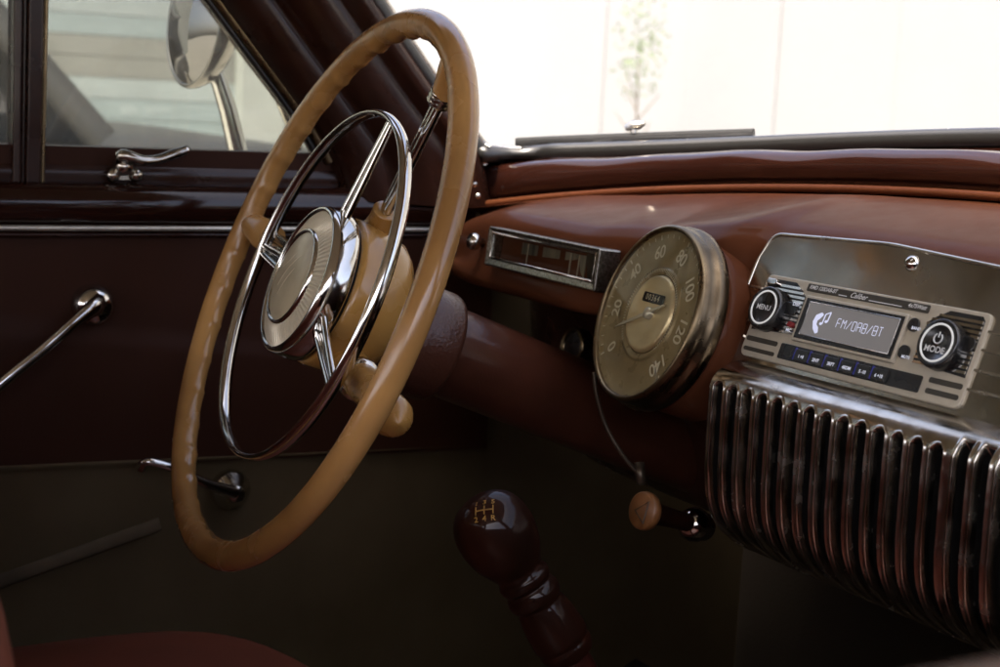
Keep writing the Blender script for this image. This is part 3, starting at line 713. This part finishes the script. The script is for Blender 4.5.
def knob(cx,cy,legend):
    mb=MB(); c=RF(cx,cy,0)
    mb.lathe(c,RF.n,[(.0150,H),(.0150,H+.0050),(.0146,H+.0070),(.0140,H+.0077),(.0124,H+.0077),(.0121,H+.0072),(.0,H+.0072)],56)
    k=obj('knob',mb,BLACK,rad)
    mb=MB(); mb.lathe(c,RF.n,[(.0118,H+.0073),(.0118,H+.0078),(.0107,H+.0078),(.0107,H+.0073)],56); obj('lit_ring',mb,LEDW,k)
    mb=MB()
    if legend=='MENU': put_text(mb,RF,'MENU',.0050,at=(cx,cy-.0002),h=H+.0076,bold=.00006)
    else:
        put_text(mb,RF,'MODE',.0054,at=(cx,cy-.0042),h=H+.0076,bold=.00006)
        q=[RF(cx+.0030*cos(t),cy+.0026+.0030*sin(t),H+.0075) for t in np.linspace(radians(125),radians(415),22)]; mb.tube(q,.00042,6)
        mb.tube([RF(cx,cy+.0032,H+.0075),RF(cx,cy+.0066,H+.0075)],.00042,6)
    obj('legend',mb,WHITEP,k); k['label']='round black knob marked '+legend+' inside a lit white ring'
knob(-.0905,.0058,'MENU'); knob(.0625,.0062,'MODE')
# small buttons beside the knobs
def pill(cx,cy,w,h,m,hh=.0022):
    mb=MB(); mb.prism(RF,rrect(cx-w,cy-h,cx+w,cy+h,min(w,h)*.95,6),H,H+hh); return obj('small_button',mb,m,rad,bevel=.0005)
pill(-.0735,.0095,.0085,.0042,BLACK); pill(.0760,.0100,.0085,.0045,BLACK); pill(.0350,.0150,.0040,.0042,BLACK); pill(.0350,-.0020,.0040,.0042,BLACK)
pill(-.0662,-.0008,.0026,.0018,REDI,.0030); pill(-.0965,.0248,.0048,.0020,CHROME,.004)
for t_,sz,ax_,ay_ in (('DISP',.0034,-.0668,.0128),('MUTE',.0026,.0390,-.0052),('BAND',.0026,.0390,.0128),('MIC',.0028,-.0655,-.0048)):
    mb=MB(); put_text(mb,RF,t_,sz,at=(ax_,ay_),h=H+.0026,bold=.00007); obj('button_legend',mb,BTNT,rad)
# display: raised beige frame, dark bezel, grey screen with segments
dq=[(-.0607,-.0104),(.0318,-.0104),(.0295,.0204),(-.0595,.0204)]
dq=[(-.0603,-.0104),(.0303,-.0104),(.0303,.0203),(-.0603,.0203)]
panel('display',dq,H-.001,H+.0030,BEIGE,rad,.0007); disp=bpy.data.objects['display']
panel('display_bezel',[(-.0583,-.0086),(.0284,-.0086),(.0284,.0186),(-.0583,.0186)],H+.0026,H+.0033,BLACK,disp)
panel('screen',[(-.0535,-.0056),(.0255,-.0056),(.0255,.0160),(-.0535,.0160)],H+.0030,H+.0037,LCD,disp)
mb=MB(); mb.tube([RF(a,b,H+.0036) for a,b in [(-.0538,-.0059),(.0258,-.0059),(.0258,.0163),(-.0538,.0163)]],.00035,6,closed=True); obj('screen_edge',mb,CHROME,disp)
# segment lettering
SEGS={'F':'aefg','M':'abcefm','D':'abcdefx','A':'abcefg','B':'abcdefg','T':'ahi','/':'/'}
mb=MB(); HS=H+.0040
def segs(ch,x,y,w,h):
    t=.00046
    def bar(p,q):
        d=unit(V(*q)-V(*p)); n=V(-d[1],d[0])*t*.5; p=V(*p)+d*.0002; q=V(*q)-d*.0002
        mb.add([RF(*(p+n),HS),RF(*(p-n),HS),RF(*(q-n),HS),RF(*(q+n),HS)],[(0,1,2,3)],0,False)
    L_={'F':[((0,0),(0,1)),((0,1),(1,1)),((0,.5),(.85,.5))],'M':[((0,0),(0,1)),((1,0),(1,1)),((0,1),(.5,.55)),((.5,.55),(1,1))],
        '/':[((0,0),(1,1))],'D':[((0,0),(0,1)),((0,1),(1,1)),((1,1),(1,0)),((1,0),(0,0))],
        'A':[((0,0),(0,1)),((0,1),(1,1)),((1,1),(1,0)),((0,.5),(1,.5))],
        'B':[((0,0),(0,1)),((0,1),(1,1)),((1,1),(1,0)),((1,0),(0,0)),((0,.5),(1,.5))],'T':[((0,1),(1,1)),((.5,1),(.5,0))]}
    for p,q in L_[ch]: bar((x+p[0]*w,y+p[1]*h),(x+q[0]*w,y+q[1]*h))
for i,ch in enumerate('FM/DAB/BT'): segs(ch,-.0238+.00455*i,.0032,.0031,.0058)
obj('screen_lettering',mb,LCDT,disp)
mb=MB()
hand=[(-.0372,.0095),(-.0395,.0108),(-.0440,.0085),(-.0450,.0040),(-.0430,-.0005),(-.0395,-.0035),(-.0372,-.0025),(-.0385,.0008),(-.0408,.0025),(-.0412,.0050),(-.0395,.0065)]
mb.add([RF(a,b,HS) for a,b in rpoly(hand,.0008,3)],[tuple(range(len(rpoly(hand,.0008,3))))],0,False)
for c_ in ((-.0375,.0035),(-.0335,.0055)): mb.add([RF(c_[0]+.0013*cos(t),c_[1]+.0010*sin(t),HS) for t in np.linspace(0,2*pi,12,endpoint=False)],[tuple(range(12))],0,False)
for p,q in (((-.0363,.0035),(-.0358,.0100)),((-.0323,.0055),(-.0318,.0118)),((-.0358,.0100),(-.0318,.0118))): mb.tube([RF(*p,HS),RF(*q,HS)],.00035,5)
obj('screen_icon',mb,LCDT,disp)
# name strip
ns=panel('name_strip',rrect(-.0650,.0234,.0418,.0286,.0010,3),H,H+.0006,DSLOT,rad)
mb=MB(); put_text(mb,RF,'RMD 120DAB-BT',.0036,at=(-.0625,.0262),h=H+.0009,align='LEFT',shear=.3,bold=.00006,spacing=.95)
put_text(mb,RF,'Caliber',.0050,at=(-.0175,.0258),h=H+.0009,shear=.5,bold=.00004); put_text(mb,RF,'4x75Watt',.0036,at=(.0320,.0262),h=H+.0009,shear=.35,bold=.00005)
for xa,xb in ((-.0345,-.0275),(-.0075,.0200)): mb.box(RF((xa+xb)/2,.0245,H+.0009),((xb-xa)/2,.00022,.0002),RF.ex,RF.ey,RF.n)
obj('strip_lettering',mb,WHITEP,ns)
# preset buttons
panel('button_tray',rrect(-.0692,-.0237,.0552,-.0133,.0012,3),H-.0002,H+.0008,BLACK,rad)
for i,t_ in enumerate(('1 >II','2INT','3RPT','4RDM','5 -10','6 +10')):
    xc=-.0460+.01390*i
    mb=MB(); mb.prism(RF,rrect(xc-.0062,-.0229,xc+.0062,-.0152,.0010,3),H+.0006,H+.0024); bt=obj('preset_button',mb,BLACK,rad,bevel=.0004)
    mb=MB(); put_text(mb,RF,t_,.0030,at=(xc+.0004,-.0198),h=H+.0027,bold=.00008,spacing=.95); obj('button_print',mb,BTNT,bt)
    mb=MB(); mb.box(RF(xc-.0070,-.0185,H+.0013),(.0006,.0040,.0005),RF.ex,RF.ey,RF.n); obj('blue_gap',mb,BLUEB,bt)
for pts in ((-.1045,-.0168,-.0733,-.0134),(-.1040,-.0236,-.0730,-.0204-.0004),(.0598,-.0160,.0887-.0035,-.0126),(.0598,-.0225,.0850,-.0192)):
    panel('inlay_bar',rrect(*pts,.0014,4),H,H+.0003,DSLOT,rad)

# ================================================================== GEAR LEVER
kc=EYE+ray(496,533)*.965
low=EYE+ray(586,680)*.985
gax=unit(kc-low); gl_=thing('gear_lever',low-gax*.25,'dark lacquered wooden gear lever with gold shift pattern on its bulbous knob','gear lever')
KS=.95
prof=[(0,.0285),(.008,.0280),(.0160,.0248),(.0225,.0190),(.0262,.0110),(.0275,.002),(.0268,-.008),(.0240,-.018),(.0198,-.026),(.0172,-.031),
      (.0176,-.0345),(.0186,-.037),(.0182,-.041),(.0166,-.0435),(.0178,-.046),(.0190,-.050),(.0186,-.0545),(.0168,-.058),(.0176,-.062),(.0190,-.070),(.0200,-.080),(.0200,-.088),(.0188,-.0915),(.0194,-.095),(.0180,-.0995),(.0150,-.103),(.0,-.104)]
pr=spline([(a*KS,b*KS) for a,b in prof],120)
mb=MB(); mb.lathe(kc,gax,[(max(0,p[0]),p[1]) for p in pr],56); kn=obj('knob',mb,WOODK,gl_)
mb=MB(); mb.tube([kc-gax*.095,kc-gax*.16,low-gax*.25],[.0115,.0105,.012],16); obj('shaft',mb,SHAFTR,gl_)
# shift pattern painted on the crown, wrapped on its curve
pd=unit(EYE+ray(483,503)*.92-kc); pd=unit(pd+gax*.35)
pe1=unit(RT-pd*np.dot(RT,pd)); pe2=np.cross(pd,pe1)
def onknob(a,b):
    d=unit(pd+pe1*a/.027+pe2*b/.027)
    ca=float(np.dot(d,gax)); lo_,hi_=.0,.06
    for _ in range(40):
        m=(lo_+hi_)/2; h=m*ca; r=m*math.sqrt(max(0,1-ca*ca))
        rp=np.interp(-h,[-p[1] for p in pr],[p[0] for p in pr])
        inside = r<rp and h<.0285*KS
        if inside: lo_=m
        else: hi_=m
    return kc+d*(lo_+.0003)
mb=MB()
for i,(t_,a,b) in enumerate((('1',-.0055,.0060),('3',0,.0060),('5',.0055,.0060),('2',-.0055,-.0060),('4',0,-.0060),('R',.0055,-.0060))):
    put_text(mb,None,t_,.0052,at=(a,b),warp=onknob,bold=.0001)
for p,q in (((-.0055,-.0030),(-.0055,.0030)),((0,-.0030),(0,.0030)),((.0055,-.0030),(.0055,.0030)),((-.0055,0),(.0055,0))):
    mb.tube([onknob(p[0]+(q[0]-p[0])*t,p[1]+(q[1]-p[1])*t) for t in np.linspace(0,1,6)],.00045,6)
obj('shift_pattern',mb,GOLD,kn)

# ================================================================== PULL KNOB under the dash
pc=P(645,511,1,-.052); pend=P(693,524,1,.004)
pk=thing('pull_knob',pend,'amber pull knob on a dark stem with chrome ferrule beside the grille','pull knob')
pax=unit(pc-pend); fax=unit(pax*.75+V(-.05,-.6,.05)); 
mb=MB(); mb.lathe(pc,fax,[(0,.004),(.0118,.004),(.0132,.0028),(.0136,0),(.0130,-.003),(.0100,-.0045),(.0,-.0045)],36); kk=obj('knob',mb,AMBERK,pk)
mb=MB(); KF=frame(pc,unit(np.cross(V(0,0,1),fax))*(1),unit(np.cross(fax,np.cross(V(0,0,1),fax))))
q=[(.006,.0075),(-.0055,-.001),(.005,-.0078)]
mb.tube([KF(a,b,.0042) for a,b in q],.0008,6,closed=True)
obj('arrow_mark',mb,CRACK,kk)
mb=MB(); mb.tube([pc,pc+(pend-pc)*.5,pend+(pend-pc)*.3],[.0085,.0068,.006],16); obj('stem',mb,WOODK,pk)
mb=MB(); mb.lathe(pend,unit(pc-pend),[(.0062,.008),(.0100,.006),(.0125,.001),(.0128,-.003),(.0105,-.006),(.0105,-.014)],28); obj('ferrule',mb,CHROME,pk)

# ================================================================== WIPER
wg=lambda x:yw(x)+.028
w0,w1=march(516,142.5,wg),march(754,133,wg); wc=march(637,127,wg)
wi=thing('windscreen_wiper',wc,'dark wiper lying along the foot of the windscreen','wiper')
mb=MB(); wpth=[march(u,v,wg) for u,v in zip(np.linspace(516,754,16),142.3-9.0*np.linspace(0,1,16)**.85)]
mb.tube(wpth,[.0044]*16,10,sec=(1,.55)); obj('blade',mb,mat('wiper_rubber',(.006,.006,.006),.6,spec=.2),wi)
mb=MB(); mb.tube(spline([march(754,134,wg),march(700,136,wg),march(640,137.5,wg),march(600,141,wg),march(590,149,wg)],20),.0024,8); obj('arm',mb,RUBBER,wi)
mb=MB(); mb.tube([march(626,128,wg),march(633,125.5,wg),march(640,124.5,wg),march(645,123,wg)],[.003,.0052,.0046,.0020],12); mb.tube([march(634,133,wg),march(634,127,wg)],.0035,10); obj('clip',mb,CHROME_W,wi)

# ================================================================== DOOR MIRROR outside the side glass
XM=-.80
mc=P(196,20,0,XM); ma=unit((.10,-1.0,.10))
mi=thing('wing_mirror',P(238,158,0,XM),'round chrome mirror on a bright stalk outside the side window','mirror')
me1=unit(np.cross(V(0,0,1),ma)); me2=np.cross(ma,me1)
def mpt(r,th,h,sh=0): return mc+me1*r*cos(th)*1.08+me2*r*sin(th)*1.12+ma*h*.62-me1*sh
mb=MB(); rows=[[mpt(r,t,h) for t in np.linspace(0,2*pi,48,endpoint=False)] for r,h in ((.0565,.003),(.058,.006),(.0600,.004),(.061,-.002),(.060,-.010),(.056,-.024),(.046,-.040),(.030,-.051),(.014,-.056),(.001,-.057))]
mb.grid(rows,cu=True); obj('shell',mb,mat('smoky_chrome',(.24,.225,.20),.08,1,rnoise=(30,.05,.2)),mi)
mb=MB(); rows=[[mpt(r,t,h) for t in np.linspace(0,2*pi,48,endpoint=False)] for r,h in ((.0570,.0035),(.050,.010),(.040,.017),(.03,.022),(.015,.026),(.001,.0275))]
mb.grid(rows,cu=True); obj('mirror_glass',mb,MIRG,mi)
mb=MB(); mb.tube([P(216,72,0,XM-.01),P(228,110,0,XM-.005),P(240,160,0,XM),P(246,190,0,XM)],[.0100,.0115,.0125,.013],14,sec=(1,.8)); obj('stalk',mb,CHROME,mi)
mb=MB(); mb.tube([P(266,60,0,XM-.03),P(281,104,0,XM-.03),P(300,150,0,XM-.03)],.0045,10); obj('brace',mb,CHROME_W,mi)

# ================================================================== FRONT SEAT
st=thing('front_seat',(-.05,-.55,.40),'red leather front seat with rounded cushion edge','seat')
mb=MB()
def supers(c,h,ex,n=48,m=24,flat=1.0):
    rows=[]
    for i in range(m+1):
        v=-pi/2+pi*i/m; row=[]
        for j in range(n):
            u=2*pi*j/n; sg=lambda w,e: math.copysign(abs(w)**e,w)
            row.append(V(c[0]+h[0]*sg(cos(v),ex[1])*sg(cos(u),ex[0]),c[1]+h[1]*sg(cos(v),ex[1])*sg(sin(u),ex[0]),c[2]+h[2]*sg(sin(v),ex[1])))
        rows.append(row)
    return rows
mb.grid(supers((-.01,-.50,.588),(.615,.362,.10),(.30,.50)),cu=True); cs=obj('cushion',mb,LEATHER,st)
for sx in (-.42,-.22,-.02,.18,.38):
    mb=MB(); mb.tube([V(sx,y,.6865) for y in np.linspace(-.8,-.42,10)],.0022,6); obj('seam',mb,LEATHER,cs)
mb=MB(); mb.grid(supers((-.205,-.608,.77),(.405,.085,.215),(.35,.4)),cu=True); mb.grid(supers((.40,-.83,.76),(.21,.085,.212),(.35,.4)),cu=True); obj('backrest',mb,LEATHER,st)

# ================================================================== OUTSIDE
def structure(name,mb,m): o=obj(name,mb,m); o['kind']='structure'; return o
mb=MB(); mb.grid([[V(x,y,0) for x in np.linspace(-150,150,7)] for y in np.linspace(-150,150,7)]); structure('ground',mb,PAVE)
# white building ahead of the windscreen
wb=thing('white_building',(-7,9.5,0),'sunlit white rendered building beyond the windscreen','building')
mb=MB(); mb.box((-9,12,4.6),(19,2.5,4.6)); mb.box((-9,9.45,.25),(19,.05,.25)); mb.box((-9,9.35,9.1),(19.1,.2,.12)); obj('wall',mb,STUCCO,wb)
for xw in (-2.4,1.2,4.8):
    mb=MB(); mb.box((xw,9.48,2.1),(.62,.03,.85)); wn=obj('window',mb,GLASS_C,wb)
    mb=MB()
    for dx,dz,hx,hz in ((0,.88,.70,.06),(0,-.88,.76,.06),(-.66,0,.05,.85),(.66,0,.05,.85),(0,0,.03,.85)): mb.box((xw+dx,9.44,2.1+dz),(hx,.05,hz))
    obj('window_frame',mb,WHITEP,wn)
for xw in (-15.4,-12.2,-9.0):
    mb=MB(); mb.box((xw,9.492,1.5),(.75,.02,1.45)); sh_=obj('shutter_panel',mb,mat('pale_cream_paint',(.168,.173,.177),.7,noise=((.164,.169,.173),1,.4,.7)),wb,bevel=.02)
# striped building on the driver's side
sb=thing('shutter_building',(-9,0,0),'low pale building with a pale banded shutter beyond the side window','building')
mb=MB(); mb.box((-10.5,-2.2,2.2),(1.5,5.8,2.2)); obj('wall',mb,PLAST,sb)
mb=MB()
for k in range(17):
    z=.25+.13*k; mb.box((-8.96,-.4,z),(.03,3.2,.0625),mi=1 if k in (8,9,12) else 2 if k in (5,6,10) else 0)
obj('shutter',mb,[SHUTT,SHUTD,SHUTB],sb)
mb=MB(); mb.box((-8.85,-.4,2.62),(.12,3.4,.16)); mb.box((-8.9,-3.75,1.3),(.1,.15,1.3)); mb.box((-8.9,2.95,1.3),(.1,.15,1.3)); obj('shutter_frame',mb,PLAST,sb)
# sparse young tree seen as a soft smudge
def far(u,v,yy): d=ray(u,v); t=(yy-EYE[1])/d[1]; return EYE+d*t
tb=far(640,58,8.6); tx,ty,tz=tb
tr=thing('small_tree',(tx,ty,0),'sparse small tree in front of the white building','tree')
mb=MB(); mb.tube([V(tx,ty,0),V(tx+.02,ty,.6),V(tx-.02,ty,tz)],[.022,.014,.008],10)
for a in range(7): mb.tube([V(tx,ty,.7+.1*a),V(tx+.25*cos(a*1.9),ty+.25*sin(a*1.9),1.0+.1*a)],[.009,.004],6)
obj('trunk',mb,BARK,tr)
mb=MB()
for k in range(300):
    rs=np.random.RandomState(k+11); q=unit(rs.normal(size=3))*rs.uniform(0,1)**.5
    c=V(tx,ty,tz+.1)+q*V(.38,.30,.62); a=unit(rs.normal(size=3)); b=unit(np.cross(a,rs.normal(size=3))); s_=.028
    mb.add([c-a*s_,c+b*s_*.5,c+a*s_,c-b*s_*.5],[(0,1,2,3)],0,False)
obj('crown',mb,LEAFM,tr,fix=False)
# parked car outside the side window
pcx=-4.06
pcar=thing('parked_car',(pcx,0,0),'dark grey parked car seen through the dusty side window','car')
def carsec(y):       # half widths and heights along the length (nose towards +y)
    hood=np.interp(y,[-2.2,-1.9,-1.0,.0,.9,1.9,2.25],[.72,.92,.98,.99,1.02,.92,.62]); w=np.interp(y,[-2.2,-1.8,-.8,.8,1.8,2.25],[.66,.80,.86,.86,.80,.62]); return hood,w
mb=MB(); rows=[]
for y in np.linspace(-2.2,2.25,40):
    h,w=carsec(y); sec=[(-w*.94,.28),(-w,.55),(-w*.985,h*.82),(-w*.86,h*.97),(-w*.5,h*1.01),(0,h*1.02),(w*.5,h*1.01),(w*.86,h*.97),(w*.985,h*.82),(w,.55),(w*.94,.28)]
    rows.append([V(pcx+a,y-.21,b) for a,b in sec])
mb.grid(rows,cu=True); mb.add(rows[0],[tuple(range(11))],0,False); mb.add(rows[-1],[tuple(range(10,-1,-1))],0,False)
cab=[]
for (y,h,w) in ((.62,1.0,.78),(.22,1.47,.64),(-1.0,1.50,.64),(-1.75,.97,.74)):
    cab.append([V(pcx-w-.06,y+.2+1.0,.95),V(pcx-w,y-.21,h),V(pcx+w,y-.21,h),V(pcx+w+.06,y+.2+1.0,.95)] if False else [V(pcx-w,y-.21,h),V(pcx+w,y-.21,h)])
mb.grid([cab[1],cab[2]],sm=False); 
for i in range(3):
    for s_ in (0,1): mb.tube([cab[i][s_],cab[i+1][s_]],.045,8)
for s_ in (0,1): mb.tube([cab[1][s_]*.5+cab[2][s_]*.5,V(cab[1][s_][0]+(.1 if s_ else -.1),-.6,.97)],.045,8)
obj('body',mb,GREYCAR,pcar)
for nm,q in (('windscreen',[cab[0][0],cab[0][1],cab[1][1],cab[1][0]]),('rear_window',[cab[2][0],cab[2][1],cab[3][1],cab[3][0]]),
             ('side_window',[cab[0][1],cab[1][1],cab[2][1],cab[3][1]]),('side_window',[cab[0][0],cab[1][0],cab[2][0],cab[3][0]])):
    mb=MB(); mb.add(q,[(0,1,2,3)],0,False); obj(nm,mb,GLASS_C,pcar,solid=.006)
for sx in (-.78,.78):
    for yy in (-1.55,1.15):
        mb=MB(); mb.lathe(V(pcx+sx,yy,.33),(1,0,0),[(.2,-.09),(.31,-.09),(.33,-.06),(.33,.06),(.31,.09),(.2,.09)],32); wl=obj('wheel',mb,TYRE,pcar)
        mb=MB(); mb.lathe(V(pcx+sx,yy,.33),(1,0,0),[(0,-.06),(.12,-.08),(.2,-.07),(.2,.07),(.12,.08),(0,.06)],24); obj('hub_cap',mb,CHROME_W,wl)

# ================================================================== CAMERA, SKY, SUN
cam=bpy.data.cameras.new('camera'); co=bpy.data.objects.new('camera',cam); COL.objects.link(co)
from mathutils import Matrix
M=Matrix(((RT[0],UP[0],-FW[0],EYE[0]),(RT[1],UP[1],-FW[1],EYE[1]),(RT[2],UP[2],-FW[2],EYE[2]),(0,0,0,1)))
co.matrix_world=M; cam.sensor_width=36; cam.lens=36*f_px/1000; cam.clip_start=.02; cam.clip_end=600
cam.dof.use_dof=True; cam.dof.focus_distance=0.99; cam.dof.aperture_fstop=11; cam.dof.aperture_blades=7
S.camera=co
SUN=unit((.20,-.46,.86)); el=math.asin(SUN[2]); az=math.atan2(SUN[0],SUN[1])
w=bpy.data.worlds.new('World'); S.world=w; w.use_nodes=True; nt=w.node_tree
sky=nt.nodes.new('ShaderNodeTexSky'); sky.sky_type='NISHITA'; sky.sun_disc=False; sky.sun_elevation=el; sky.sun_rotation=az; sky.air_density=.45; sky.dust_density=6.0; sky.ozone_density=0.2
bg=nt.nodes['Background']; bg.inputs[1].default_value=.15; nt.links.new(sky.outputs[0],bg.inputs[0])
sl_=bpy.data.lights.new('sun','SUN'); sl_.energy=1.6; sl_.angle=radians(4); sl_.color=(1,.91,.78)
so=bpy.data.objects.new('sun',sl_); COL.objects.link(so)
from mathutils import Vector
so.rotation_euler=Vector(SUN).to_track_quat('Z','Y').to_euler()
S.view_settings.view_transform='Standard'; S.view_settings.look='None'; S.view_settings.gamma=1; S.view_settings.exposure=2.6
S.cycles.max_bounces=10; S.cycles.diffuse_bounces=5; S.cycles.glossy_bounces=6; S.cycles.transparent_max_bounces=16
S.cycles.use_denoising=True; S.cycles.caustics_reflective=False; S.cycles.caustics_refractive=False
